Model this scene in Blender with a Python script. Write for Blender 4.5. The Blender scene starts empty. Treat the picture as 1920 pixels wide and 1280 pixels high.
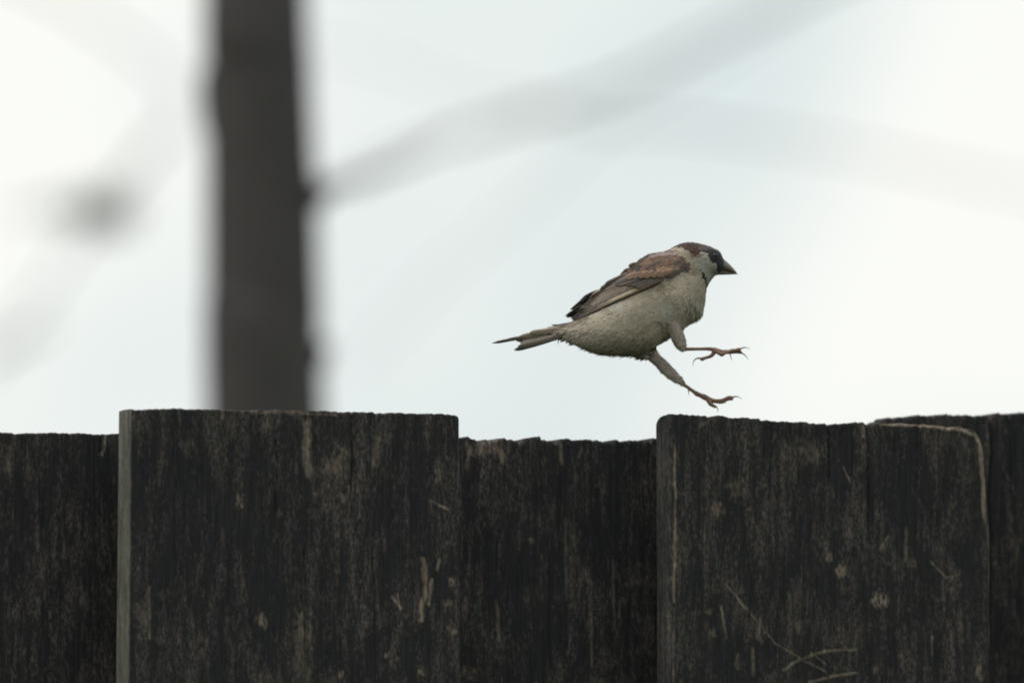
import bpy, bmesh, math, random
import numpy as np
from mathutils import Vector, Matrix
from mathutils.bvhtree import BVHTree

SC = bpy.context.scene
COL = SC.collection
R = math.radians

# ------------------------------------------------------------------ camera
CAM = Vector((0, 0, 1.5))
FOCUS = 8.0
MPP = 0.315e-3                      # metres per photo pixel at the focus distance
TILT = R(2.45)
FWD = Vector((0, math.cos(TILT), math.sin(TILT)))
UPV = Vector((0, -math.sin(TILT), math.cos(TILT)))
cd = bpy.data.cameras.new('camera')
cd.lens = 300
cd.sensor_fit = 'HORIZONTAL'
cd.sensor_width = 300 * MPP * 1920 / FOCUS
cd.clip_start = 0.1
cd.clip_end = 4000
cd.dof.use_dof = True
cd.dof.focus_distance = FOCUS - 0.035
cd.dof.aperture_fstop = 4.0
cd.dof.aperture_blades = 0
cam = bpy.data.objects.new('camera', cd)
COL.objects.link(cam)
cam.location = CAM
cam.rotation_euler = (R(90) + TILT, 0, 0)
SC.camera = cam

# ------------------------------------------------------------------ overcast sky
SUN_EL, SUN_AZ = R(68), R(-105)     # azimuth from +Y towards +X: sun to the left, slightly behind the camera
w = bpy.data.worlds.new('World')
SC.world = w
w.use_nodes = True
nt = w.node_tree
nt.nodes.clear()
L = nt.links.new
out = nt.nodes.new('ShaderNodeOutputWorld')
bg = nt.nodes.new('ShaderNodeBackground')
bg.inputs['Strength'].default_value = 0.10
sky = nt.nodes.new('ShaderNodeTexSky')
sky.sky_type = 'NISHITA'
sky.sun_disc = False
sky.sun_elevation = SUN_EL
sky.sun_rotation = SUN_AZ
sky.dust_density = 4.0
tc = nt.nodes.new('ShaderNodeTexCoord')
cn = nt.nodes.new('ShaderNodeTexNoise')          # soft cloud cover over the whole sky
cn.noise_dimensions = '4D'
cn.inputs['Scale'].default_value = 18.0
cn.inputs['W'].default_value = 34.2
cn.inputs['Detail'].default_value = 2.0
cn.inputs['Roughness'].default_value = 0.45
cr = nt.nodes.new('ShaderNodeValToRGB')
cr.color_ramp.elements[0].position = 0.34
cr.color_ramp.elements[0].color = (0.64, 0.765, 0.79, 1)
cr.color_ramp.elements[1].position = 0.56
cr.color_ramp.elements[1].color = (1.02, 1.03, 0.99, 1)
sc_ = nt.nodes.new('ShaderNodeVectorMath'); sc_.operation = 'SCALE'
sc_.inputs['Scale'].default_value = 10.0
mx = nt.nodes.new('ShaderNodeMix'); mx.data_type = 'RGBA'
mx.inputs['Factor'].default_value = 0.93
L(tc.outputs['Generated'], cn.inputs['Vector'])
L(cn.outputs['Fac'], cr.inputs['Fac'])
L(cr.outputs['Color'], sc_.inputs[0])
L(sky.outputs['Color'], mx.inputs['A'])
L(sc_.outputs[0], mx.inputs['B'])
L(mx.outputs['Result'], bg.inputs['Color'])
L(bg.outputs['Background'], out.inputs['Surface'])

sl = bpy.data.lights.new('sun', 'SUN')
sl.energy = 1.5
sl.angle = R(20)
sl.color = (1.0, 0.97, 0.925)
sun = bpy.data.objects.new('sun', sl)
COL.objects.link(sun)
sdir = Vector((math.sin(SUN_AZ) * math.cos(SUN_EL), math.cos(SUN_AZ) * math.cos(SUN_EL), math.sin(SUN_EL)))
sun.rotation_euler = sdir.to_track_quat('Z', 'Y').to_euler()
sun.location = (-3, -3, 8)

SC.view_settings.view_transform = 'Standard'
SC.view_settings.look = 'None'
SC.view_settings.exposure = 0.0
SC.view_settings.gamma = 1.0
SC.view_settings.use_curve_mapping = False
SC.render.engine = 'CYCLES'
SC.cycles.use_denoising = True
SC.cycles.use_adaptive_sampling = False
SC.cycles.max_bounces = 6
SC.cycles.filter_width = 1.9

# ------------------------------------------------------------------ helpers
rng = np.random.default_rng(7)
random.seed(7)


def ray(px, py):
    return FWD + Vector((1, 0, 0)) * ((px - 960) * MPP / FOCUS) + UPV * ((640 - py) * MPP / FOCUS)


def at(px, py, depth):
    return CAM + ray(px, py) * depth


TAB = rng.random((256, 256))


def vnoise(x, y, seed=0):
    x = np.asarray(x, float) + seed * 17.31
    y = np.asarray(y, float) + seed * 9.77
    xi = np.floor(x).astype(int); yi = np.floor(y).astype(int)
    fx = x - xi; fy = y - yi
    fx = fx * fx * (3 - 2 * fx); fy = fy * fy * (3 - 2 * fy)
    a = TAB[xi % 256, yi % 256]; b = TAB[(xi + 1) % 256, yi % 256]
    c = TAB[xi % 256, (yi + 1) % 256]; d = TAB[(xi + 1) % 256, (yi + 1) % 256]
    return (a * (1 - fx) + b * fx) * (1 - fy) + (c * (1 - fx) + d * fx) * fy


def fbm(x, y, seed=0, oct=4):
    s = 0; amp = 1; tot = 0
    for k in range(oct):
        s = s + amp * vnoise(np.asarray(x) * 2 ** k, np.asarray(y) * 2 ** k, seed + k * 3)
        tot += amp; amp *= 0.5
    return s / tot


def mesh_obj(name, verts, faces, mat, parent=None, smooth=True, attrs=None, colors=None):
    me = bpy.data.meshes.new(name)
    me.from_pydata([tuple(v) for v in verts], [], faces)
    me.update()
    if smooth:
        me.polygons.foreach_set('use_smooth', [True] * len(me.polygons))
    for k, v in (attrs or {}).items():
        a = me.attributes.new(k, 'FLOAT', 'POINT')
        a.data.foreach_set('value', np.asarray(v, np.float32).ravel())
    if colors is not None:
        a = me.attributes.new('tint', 'FLOAT_COLOR', 'POINT')
        c = np.ones((len(verts), 4), np.float32); c[:, :3] = colors
        a.data.foreach_set('color', c.ravel())
    me.materials.append(mat)
    o = bpy.data.objects.new(name, me)
    COL.objects.link(o)
    if parent is not None:
        o.parent = parent
    return o


def thing(name, label, cat, loc, rotz=0, group=None):
    o = bpy.data.objects.new(name, None)
    o.empty_display_size = 0.05
    COL.objects.link(o)
    o.location = loc
    o.rotation_euler = (0, 0, rotz)
    o['label'] = label
    o['category'] = cat
    if group:
        o['group'] = group
    return o


def new_mat(name):
    m = bpy.data.materials.new(name)
    m.use_nodes = True
    n = m.node_tree
    b = n.nodes['Principled BSDF']
    return m, n, b


def node(n, typ, **kw):
    x = n.nodes.new(typ)
    for k, v in kw.items():
        setattr(x, k, v)
    return x


def mixc(n, fac, a, b, blend='MIX'):
    m = node(n, 'ShaderNodeMix', data_type='RGBA', blend_type=blend)
    for s, v in (('Factor', fac), ('A', a), ('B', b)):
        if isinstance(v, bpy.types.NodeSocket):
            n.links.new(v, m.inputs[s])
        elif isinstance(v, (int, float)):
            m.inputs[s].default_value = v
        else:
            m.inputs[s].default_value = (*v, 1)
    return m.outputs['Result']


def math_(n, op, a, b=0.0, clamp=False):
    m = node(n, 'ShaderNodeMath', operation=op, use_clamp=clamp)
    for i, v in enumerate((a, b)):
        if isinstance(v, bpy.types.NodeSocket):
            n.links.new(v, m.inputs[i])
        else:
            m.inputs[i].default_value = v
    return m.outputs[0]


def ramp(n, fac, p0, p1):
    r = node(n, 'ShaderNodeMapRange', clamp=True)
    r.inputs['From Min'].default_value = p0
    r.inputs['From Max'].default_value = p1
    n.links.new(fac, r.inputs['Value'])
    return r.outputs['Result']


def noise(n, vec, scale, detail=3, rough=0.6, dist=0.0):
    t = node(n, 'ShaderNodeTexNoise')
    t.inputs['Scale'].default_value = scale
    t.inputs['Detail'].default_value = detail
    t.inputs['Roughness'].default_value = rough
    t.inputs['Distortion'].default_value = dist
    n.links.new(vec, t.inputs['Vector'])
    return t.outputs['Fac']


# ------------------------------------------------------------------ materials
def wood_mat():
    m, n, b = new_mat('weathered_wood')
    tc = node(n, 'ShaderNodeTexCoord')
    oi = node(n, 'ShaderNodeObjectInfo')
    off = node(n, 'ShaderNodeVectorMath', operation='SCALE')
    cb = node(n, 'ShaderNodeCombineXYZ')
    n.links.new(oi.outputs['Random'], cb.inputs[0]); n.links.new(oi.outputs['Random'], cb.inputs[2])
    n.links.new(cb.outputs[0], off.inputs[0]); off.inputs['Scale'].default_value = 31.0
    add = node(n, 'ShaderNodeVectorMath', operation='ADD')
    n.links.new(tc.outputs['Object'], add.inputs[0]); n.links.new(off.outputs[0], add.inputs[1])
    P = add.outputs[0]

    def mapped(sx, sy, sz):
        mp = node(n, 'ShaderNodeMapping')
        mp.inputs['Scale'].default_value = (sx, sy, sz)
        n.links.new(P, mp.inputs['Vector'])
        return mp.outputs[0]
    grain = noise(n, mapped(1, 1, 0.045), 620, 3, 0.65, 0.3)        # fine vertical fibres
    streak = noise(n, mapped(1, 1, 0.14), 170, 4, 0.65, 0.4)        # longer weathered streaks
    speck = noise(n, mapped(1, 1, 0.50), 390, 5, 0.85, 0.6)         # algae speckle
    patch = noise(n, mapped(1, 1, 0.40), 34, 5, 0.65, 0.8)          # broad worn patches
    olive = noise(n, mapped(1, 1, 0.6), 14, 3, 0.5)
    wear = node(n, 'ShaderNodeAttribute', attribute_name='wear').outputs['Fac']
    side = node(n, 'ShaderNodeAttribute', attribute_name='side').outputs['Fac']

    black = mixc(n, ramp(n, grain, 0.3, 0.7), (0.0158, 0.0172, 0.0180), (0.031, 0.031, 0.0315))
    grey = mixc(n, ramp(n, olive, 0.35, 0.7), (0.133, 0.106, 0.096), (0.114, 0.094, 0.079))
    # bare wood shows where streak, speckle and patch coincide
    s1 = math_(n, 'ADD', math_(n, 'MULTIPLY', streak, 0.55), math_(n, 'MULTIPLY', speck, 0.75))
    s2 = math_(n, 'ADD', s1, math_(n, 'MULTIPLY', patch, 0.55))
    speck2 = noise(n, mapped(1, 1, 0.45), 760, 3, 0.7, 0.3)
    s3 = math_(n, 'MULTIPLY', ramp(n, s2, 0.90, 1.12), math_(n, 'MULTIPLY', ramp(n, speck2, 0.37, 0.60), 1.15), True)
    c = mixc(n, s3, black, grey)
    # fine bare fibres
    f1 = math_(n, 'MULTIPLY', ramp(n, grain, 0.60, 0.78), ramp(n, speck, 0.48, 0.70))
    f2 = math_(n, 'MULTIPLY', f1, 0.4)
    c = mixc(n, f2, c, (0.13, 0.115, 0.095))
    # rubbed wood, scratches, edges (shapes of their own)
    wv = math_(n, 'MULTIPLY', wear, math_(n, 'ADD', ramp(n, speck, 0.30, 0.62), 0.25), True)
    wcol = mixc(n, ramp(n, streak, 0.35, 0.65), (0.185, 0.138, 0.103), (0.34, 0.275, 0.215))
    c = mixc(n, wv, c, wcol)
    # sawn side faces: bare grey-green wood
    scol = mixc(n, ramp(n, streak, 0.3, 0.7), (0.100, 0.098, 0.085), (0.215, 0.203, 0.172))
    sv = math_(n, 'MULTIPLY', side, math_(n, 'ADD', ramp(n, speck, 0.34, 0.62), 0.50), True)
    c = mixc(n, sv, c, scol)
    n.links.new(c, b.inputs['Base Color'])
    b.inputs['Roughness'].default_value = 0.92
    b.inputs['Specular IOR Level'].default_value = 0.15
    bm = node(n, 'ShaderNodeBump')
    bm.inputs['Strength'].default_value = 0.7
    bm.inputs['Distance'].default_value = 0.0006
    n.links.new(math_(n, 'ADD', grain, math_(n, 'MULTIPLY', speck, 0.7)), bm.inputs['Height'])
    n.links.new(bm.outputs[0], b.inputs['Normal'])
    return m


def bark_mat(name, dark, light, scale=60):
    m, n, b = new_mat(name)
    tc = node(n, 'ShaderNodeTexCoord')
    mp = node(n, 'ShaderNodeMapping'); mp.inputs['Scale'].default_value = (1, 1, 0.25)
    n.links.new(tc.outputs['Object'], mp.inputs['Vector'])
    a = noise(n, mp.outputs[0], scale, 5, 0.65, 0.5)
    c = mixc(n, ramp(n, a, 0.3, 0.7), dark, light)
    n.links.new(c, b.inputs['Base Color'])
    b.inputs['Roughness'].default_value = 0.9
    b.inputs['Specular IOR Level'].default_value = 0.2
    bm = node(n, 'ShaderNodeBump'); bm.inputs['Strength'].default_value = 0.8; bm.inputs['Distance'].default_value = 0.004
    n.links.new(a, bm.inputs['Height']); n.links.new(bm.outputs[0], b.inputs['Normal'])
    return m


def feather_mat(name, rough=0.75, sheen=0.15):
    m, n, b = new_mat(name)
    t = node(n, 'ShaderNodeAttribute', attribute_name='tint')
    tc = node(n, 'ShaderNodeTexCoord')
    a = noise(n, tc.outputs['Object'], 900, 3, 0.6)
    k = mixc(n, ramp(n, a, 0.25, 0.75), (0.86, 0.86, 0.86), (1.12, 1.12, 1.12))
    n.links.new(mixc(n, 1.0, t.outputs['Color'], k, 'MULTIPLY'), b.inputs['Base Color'])
    b.inputs['Roughness'].default_value = rough
    b.inputs['Specular IOR Level'].default_value = 0.2
    b.inputs['Sheen Weight'].default_value = sheen
    b.inputs['Sheen Roughness'].default_value = 0.5
    return m


def plain_mat(name, c0, c1, scale, rough, spec=0.4, bump=0.0):
    m, n, b = new_mat(name)
    tc = node(n, 'ShaderNodeTexCoord')
    a = noise(n, tc.outputs['Object'], scale, 4, 0.6)
    n.links.new(mixc(n, ramp(n, a, 0.3, 0.7), c0, c1), b.inputs['Base Color'])
    b.inputs['Roughness'].default_value = rough
    b.inputs['Specular IOR Level'].default_value = spec
    if bump:
        bm = node(n, 'ShaderNodeBump'); bm.inputs['Strength'].default_value = 0.6; bm.inputs['Distance'].default_value = bump
        n.links.new(a, bm.inputs['Height']); n.links.new(bm.outputs[0], b.inputs['Normal'])
    return m


M_WOOD = wood_mat()
M_RAIL = bark_mat('rail_wood', (0.03, 0.028, 0.025), (0.09, 0.08, 0.07), 90)
M_BARK = bark_mat('dark_bark', (0.060, 0.054, 0.053), (0.085, 0.077, 0.075), 55)
M_BARK2 = bark_mat('grey_bark', (0.10, 0.10, 0.095), (0.17, 0.17, 0.16), 20)
M_LEAF = plain_mat('leaf_green', (0.035, 0.055, 0.025), (0.06, 0.085, 0.04), 15, 0.6)
M_GRASS = plain_mat('lawn', (0.03, 0.05, 0.018), (0.07, 0.09, 0.035), 3.0, 0.95, 0.1, 0.02)
M_BODY = feather_mat('plumage')
M_FEATHER = feather_mat('flight_feathers', 0.62, 0.05)
M_BEAK = plain_mat('horn_beak', (0.115, 0.098, 0.078), (0.17, 0.142, 0.105), 260, 0.45, 0.4)
M_LEG = plain_mat('leg_skin', (0.150, 0.080, 0.052), (0.235, 0.135, 0.090), 900, 0.55, 0.35, 0.0002)
M_CLAW = plain_mat('claw_horn', (0.05, 0.04, 0.035), (0.09, 0.075, 0.065), 500, 0.4)
M_EYE = plain_mat('eye_black', (0.006, 0.005, 0.005), (0.012, 0.009, 0.008), 300, 0.08, 0.6)

# ------------------------------------------------------------------ ground
gv, gf = [], []
N = 40
ext = np.sign(np.linspace(-1, 1, N + 1)) * np.abs(np.linspace(-1, 1, N + 1)) ** 3 * 1500
for y in ext:
    for x in ext:
        gv.append((x, y + 10, 0.04 * float(vnoise(x * 0.3, y * 0.3, 5)) - 0.02))
for j in range(N):
    for i in range(N):
        a = j * (N + 1) + i
        gf.append((a, a + 1, a + N + 2, a + N + 1))
ground = mesh_obj('ground', gv, gf, M_GRASS)
ground['kind'] = 'structure'
ground['label'] = 'lawn under the fence and trees'

# ------------------------------------------------------------------ fence
TH = R(22)
ORI = at(1300, 780, FOCUS); ORI = Vector((ORI.x, ORI.y, 0))
FD = Vector((math.cos(TH), math.sin(TH), 0))
FN = Vector((-math.sin(TH), math.cos(TH), 0))
fence = thing('wooden_fence', 'weathered blackened fence of wide overlapping upright boards', 'fence', ORI, TH)


def on_fence(px, py, b):
    r = ray(px, py)
    t = ((ORI + FN * b - CAM).dot(FN)) / r.dot(FN)
    p = CAM + r * t - ORI
    return p.dot(FD), p.z


# inverse: fence coordinates -> photo pixels (arrays)
def to_px(a, b, z):
    x = ORI.x + FD.x * a + FN.x * b
    y = ORI.y + FD.y * a + FN.y * b
    zz = z - CAM.z
    d = y * FWD.y + zz * FWD.z
    u = y * UPV.y + zz * UPV.z
    return 960 + x / d * FOCUS / MPP, 640 - u / d * FOCUS / MPP


def stroke_mask(px, py, strokes, seed):
    m = np.zeros_like(px)
    jx = px + (fbm(px * 0.09, py * 0.05, seed) - 0.5) * 9
    jy = py + (fbm(px * 0.09, py * 0.05, seed + 11) - 0.5) * 14
    rough = fbm(px * 0.30, py * 0.12, seed + 5, 3)
    for s in strokes:
        if s[0] == 'b':                      # blob: x, y, rx, ry, intensity
            _, x, y, rx, ry, k = s
            d = np.sqrt(((jx - x) / rx) ** 2 + ((jy - y) / ry) ** 2)
            v = np.clip((1.1 - d * 0.9 + (rough - 0.5) * 1.5) / 0.7, 0, 1)
        else:                                # line: points, width, intensity
            _, pts, wd, k = s
            wig = 1.0 if wd > 6 else 0.35
            qx = px + (jx - px) * wig; qy = py + (jy - py) * wig
            d = np.full_like(px, 1e9)
            for (x0, y0), (x1, y1) in zip(pts[:-1], pts[1:]):
                vx, vy = x1 - x0, y1 - y0
                t = np.clip(((qx - x0) * vx + (qy - y0) * vy) / (vx * vx + vy * vy + 1e-9), 0, 1)
                d = np.minimum(d, np.hypot(qx - x0 - t * vx, qy - y0 - t * vy))
            v = np.clip((wd * 0.9 - d) / (wd * 0.5), 0, 1)
        v = v * k * (0.85 * np.clip(0.3 + 2.0 * (rough - 0.3), 0.1, 1.15) if s[0] == 'b' else np.clip(0.65 + 1.2 * (rough - 0.4), 0.3, 1.2))
        m = np.maximum(m, v)
    return m


def make_board(b0, th, left, right, top, r_left, r_right, cracks=(), strokes=(), side=0.0, seed=0,
               fine=0.0008, bottom=0.045, r_top=0.0010, jag=0.5, corner=0.0):
    """left/right: (px at y0, y0, px at y1, y1); top: list of (px, py) along the top of the front face"""
    aL0, zL0 = on_fence(left[0], left[1], b0); aL1, zL1 = on_fence(left[2], left[3], b0)
    aR0, zR0 = on_fence(right[0], right[1], b0); aR1, zR1 = on_fence(right[2], right[3], b0)
    ta = np.array([on_fence(x, y, b0) for x, y in top])
    width = aR0 - aL0
    nc = max(8, int(width / fine))
    u = np.linspace(0, 1, nc + 1)
    depth = np.concatenate([np.arange(0, 0.19, fine), 0.19 + (1 - np.cos(np.linspace(0, 1, 14) * math.pi / 2))[1:] * 2.0])
    a_top = aL0 + u * width
    zt = np.interp(a_top, ta[:, 0], ta[:, 1])
    # small end-grain raggedness
    zt = zt + (vnoise(a_top * 700, a_top * 0 + 3, seed) - 0.5) * 0.0014 * jag - np.clip(vnoise(a_top * 260, a_top * 0 + 21, seed + 9) - 0.80, 0, 1) * 0.012 * jag + (vnoise(a_top * 190, a_top * 0 + 9, seed) - 0.5) * 0.0012 * jag
    zb = bottom
    D = np.minimum(depth[:, None], (zt - zb)[None, :])
    Z = zt[None, :] - D
    aL = aL0 + (Z - zL0) * (aL1 - aL0) / (zL1 - zL0)
    aR = aR0 + (Z - zR0) * (aR1 - aR0) / (zR1 - zR0)
    lo = min(zL1, zR1) - 0.05
    aL = np.where(Z < lo, aL0 + (lo - zL0) * (aL1 - aL0) / (zL1 - zL0), aL)
    aR = np.where(Z < lo, aR0 + (lo - zR0) * (aR1 - aR0) / (zR1 - zR0), aR)
    A = aL + u[None, :] * (aR - aL)
    B = np.full_like(A, b0)
    # weathered relief: raised fibres and slight cupping
    B = B - (fbm(A * 420, Z * 18, seed + 1, 3) - 0.5) * 0.0005 - (fbm(A * 60, Z * 9, seed + 2, 3) - 0.5) * 0.0005
    # rounded edges
    for dist, rr in ((A - aL, r_left), (aR - A, r_right), (D, r_top)):
        q = np.clip((rr - dist) / rr, 0, 1)
        B = B + rr * (1 - np.sqrt(np.maximum(0, 1 - q * q * 0.96)))
    PX, PY = to_px(A, B, Z)
    crackm = np.zeros_like(A)
    for (x, y0, y1, wd, dp) in cracks:
        wander = (vnoise(PY * 0.012, PY * 0 + x, seed + 4) - 0.5) * 7 + (vnoise(PY * 0.05, PY * 0 + x, seed + 6) - 0.5) * 2
        e = np.clip((PY - y0 + 4) / 6, 0, 1) * np.clip((y1 - PY) / (0.35 * (y1 - y0) + 1), 0, 1)
        g = np.clip(1 - np.abs(PX - x - wander) / (wd * 0.85), 0, 1) * e
        B = B + g * dp * 0.45
        crackm = np.maximum(crackm, g * 0.6)
    wear = stroke_mask(PX, PY, strokes, seed + 20) * (1 - crackm)
    sidev = np.zeros_like(A)
    if side > 0:
        sidev = np.clip((r_left * 0.7 - (A - aL)) / (r_left * 0.7), 0, 1) * side
    rows, cols = A.shape
    V = list(zip(A.ravel(), B.ravel(), Z.ravel()))
    W = list(wear.ravel()); S = list(sidev.ravel())
    F = []
    for j in range(rows - 1):
        base = j * cols
        for i in range(cols - 1):
            F.append((base + i, base + cols + i, base + cols + i + 1, base + i + 1))
    # left and right side faces
    ns = 10
    for c, sgn in ((0, -1), (cols - 1, 1)):
        st = len(V)
        for j in range(rows):
            b_f = B[j, c]
            for k in range(ns + 1):
                f = k / ns
                bulge = (float(TAB[(j // 7) % 256, (k + seed) % 256]) - 0.5) * 0.0003 if 0 < k < ns else 0
                drop = corner * (1 - math.sqrt(1 - 0.98 * f * f)) if sgn < 0 else 0.0
                V.append((A[j, c] + sgn * bulge, b_f + (b0 + th - b_f) * f, min(Z[j, c], zt[c] - drop)))
                W.append(0.0); S.append(side * min(1.0, 0.30 + 1.0 * float(fbm(Z[j, c] * 55, k * 0.45, seed + 40, 4))) if sgn < 0 else 0.0)
        for j in range(rows - 1):
            for k in range(ns):
                a = st + j * (ns + 1) + k
                q = (a, a + 1, a + ns + 2, a + ns + 1)
                F.append(q if sgn < 0 else q[::-1])
    # back face and end grain
    st = len(V)
    for i in range(cols):
        V.append((A[0, i], b0 + th, Z[0, i] - 0.0005 - corner * max(0.0, 1 - (A[0, i] - A[0, 0]) / 0.012))); V.append((A[-1, i], b0 + th, Z[-1, i]))
        W += [0, 0]; S += [0, 0]
    for i in range(cols - 1):
        a = st + 2 * i
        F.append((a, a + 2, a + 3, a + 1))
        F.append((i, i + 1, st + 2 * (i + 1), st + 2 * i))
        f0 = (rows - 1) * cols + i
        F.append((f0, st + 2 * i + 1, st + 2 * i + 3, f0 + 1))
    return mesh_obj('board', V, F, M_WOOD, fence, True, {'wear': W, 'side': S})


def flat_board(a0, a1, b0, th, ztop, seed):
    n = 24
    V, F = [], []
    zz = [ztop - 0.0, ztop - 0.004, ztop - 0.1, ztop - 0.5, ztop - 1.1, 0.05]
    for j, z in enumerate(zz):
        for i in range(n + 1):
            x = a0 + (a1 - a0) * i / n
            dz = (float(vnoise(x * 90, 1, seed)) - 0.5) * 0.004 if j < 2 else 0
            bb = b0 + (0.002 if j == 0 else 0) + (float(vnoise(x * 60, z * 4, seed)) - 0.5) * 0.001
            if i in (0, n): bb += 0.003
            V.append((x, bb, z + dz))
    for j in range(len(zz) - 1):
        for i in range(n):
            a = j * (n + 1) + i
            F.append((a, a + n + 1, a + n + 2, a + 1))
    s = len(V); m = len(zz)
    for j, z in enumerate(zz):
        V.append((a0, b0 + th, z)); V.append((a1, b0 + th, z))
    for j in range(m - 1):
        F.append((s + 2 * j, s + 2 * j + 1, s + 2 * j + 3, s + 2 * j + 2))
        F.append((j * (n + 1), s + 2 * j, s + 2 * j + 2, (j + 1) * (n + 1)))
        F.append((j * (n + 1) + n, (j + 1) * (n + 1) + n, s + 2 * j + 3, s + 2 * j + 1))
    F.append(tuple(range(0, n + 1)) + (s + 1, s))
    return mesh_obj('board', V, F, M_WOOD, fence, False, {'wear': [0] * len(V), 'side': [0] * len(V)})


T_B = 0.0195
B_REAR = 0.064
# front board with the crisp pale left edge
st1 = [('b', 451, 938, 7, 13, .95), ('l', [(577, 795), (572, 850), (580, 890)], 10, .55), ('b', 625, 872, 22, 17, .55),
       ('b', 640, 868, 14, 30, .45), ('b', 489, 1166, 11, 12, .7), ('b', 568, 1205, 20, 66, .42), ('b', 572, 1265, 13, 30, .4),
       ('l', [(279, 1100), (281, 1195)], 4, .5), ('b', 265, 1150, 12, 30, .35), ('l', [(793, 1050), (798, 1095), (790, 1160)], 7, .9),
       ('l', [(810, 1085), (804, 1132)], 4.5, .8), ('l', [(824, 1048), (819, 1066)], 3.5, .8),
       ('l', [(735, 1118), (752, 1140)], 3.2, .95), ('l', [(746, 1112), (750, 1138)], 2.6, .7), ('b', 847, 1180, 8, 15, .75),
       ('l', [(709, 822), (704, 868)], 8, .5), ('b', 823, 890, 8, 18, .45), ('l', [(807, 938), (822, 946), (841, 955)], 2.6, .75),
       ('b', 638, 1262, 5, 10, .9), ('b', 727, 1227, 5, 4, .7), ('b', 845, 1090, 5, 8, .7), ('b', 747, 1232, 3, 9, .6),
       ('b', 842, 1130, 10, 8, .45), ('b', 645, 935, 5, 9, .55), ('b', 790, 1262, 7, 8, .55),
       ('l', [(863, 800), (863, 880), (865, 1000), (866, 1280)], 3.5, .62), ('l', [(470, 772), (560, 774), (630, 778)], 4, .5),
       ('b', 415, 790, 3, 14, .6), ('b', 500, 800, 10, 14, .35), ('b', 525, 960, 6, 8, .5), ('b', 590, 930, 5, 14, .4)]
cr1 = [(516, 785, 1010, 2.6, .004), (603, 770, 850, 2.2, .003), (661, 770, 985, 2.8, .005), (331, 900, 1280, 2.0, .002),
       (430, 770, 830, 2.0, .002), (572, 1030, 1290, 2.4, .003), (700, 1000, 1290, 2.0, .002), (390, 1090, 1290, 2, .002)]
make_board(0, T_B, (245, 766, 240, 1270), (864, 777, 867, 1270),
           [(240, 767), (330, 766), (414, 768), (500, 768), (570, 769), (640, 772), (657, 773), (660, 777), (663, 772), (760, 775), (852, 777), (859, 779), (863, 783)],
           0.0013, 0.004, cr1, st1, 1.0, 1, corner=0.001)
# front board with the rounded left edge and the bare wood line round its right corner
st2 = [('l', [(1265, 833), (1266, 930), (1265, 1010)], 3.0, .95), ('l', [(1265, 1010), (1264, 1128)], 3.6, .95), ('l', [(1264, 1140), (1263, 1280)], 2.2, .5),
       ('l', [(1655, 794), (1700, 796), (1744, 799), (1803, 805), (1828, 816), (1839, 833), (1843, 909), (1845, 968), (1850, 977)], 4.6, 1.0),
       ('l', [(1839, 840), (1843, 909), (1845, 968)], 6.0, 1.0),
       ('b', 1575, 1071, 9, 11, 1.0), ('b', 1552, 1041, 8, 7, .7), ('b', 1649, 1120, 13, 15, 1.0), ('b', 1655, 1128, 8, 10, .9), ('b', 1664, 1054, 6, 5, .6),
       ('l', [(1582, 875), (1594, 905)], 2.4, .75), ('l', [(1649, 1031), (1666, 1006)], 2.6, .6),
       ('l', [(1362, 1096), (1407, 1149), (1453, 1204), (1504, 1236), (1550, 1259)], 2.3, .6),
       ('l', [(1470, 1255), (1487, 1243), (1504, 1234), (1550, 1219), (1605, 1217)], 3.0, .75), ('l', [(1516, 1279), (1559, 1267), (1605, 1261)], 3.4, .8),
       ('l', [(1520, 1222), (1548, 1245)], 2.2, .5),
       ('l', [(1744, 1052), (1774, 1082), (1799, 1077)], 2.2, .55), ('l', [(1352, 1136), (1362, 1195)], 3.2, .65), ('b', 1348, 958, 11, 14, .5),
       ('b', 1381, 915, 15, 25, .42), ('l', [(1411, 1215), (1412, 1265)], 5, .5), ('l', [(1748, 1193), (1747, 1228)], 3, .55), ('b', 1835, 1259, 5, 14, .7),
       ('l', [(1618, 798), (1619, 818)], 4, .7), ('b', 1525, 850, 26, 18, .4), ('l', [(1700, 990), (1698, 1050)], 4, .45), ('b', 1320, 793, 12, 5, .5),
       ('b', 1336, 1185, 7, 8, .75), ('b', 1330, 1145, 9, 6, .6), ('b', 1425, 1180, 12, 22, .45), ('b', 1495, 1175, 5, 10, .5), ('b', 1640, 1255, 6, 9, .4),
       ('b', 1690, 1235, 5, 12, .5), ('b', 1250, 1180, 8, 40, .4), ('l', [(1232, 800), (1231, 900)], 4, .45), ('l', [(1248, 850), (1247, 960)], 3, .5),
       ('b', 1710, 1060, 6, 20, .35), ('b', 1800, 1180, 5, 30, .35), ('b', 1385, 1240, 8, 14, .5), ('b', 1473, 850, 10, 20, .3),
       ('l', [(1854, 990), (1856, 1130), (1857, 1280)], 2.2, .6)]
cr2 = [(1333, 785, 1280, 2.0, .002), (1407, 1080, 1290, 2.4, .003), (1445, 790, 1250, 2.6, .003), (1499, 790, 960, 2.2, .003), (1554, 793, 930, 3.4, .006),
       (1598, 800, 1000, 2.4, .003), (1628, 790, 1090, 3.4, .006), (1719, 800, 960, 2.6, .004), (1761, 805, 900, 2.0, .003), (1676, 800, 860, 2.2, .003),
       (1480, 785, 830, 2.0, .003), (1577, 795, 850, 2, .003), (1510, 1060, 1280, 2, .002), (1600, 1080, 1290, 2, .002)]
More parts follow.
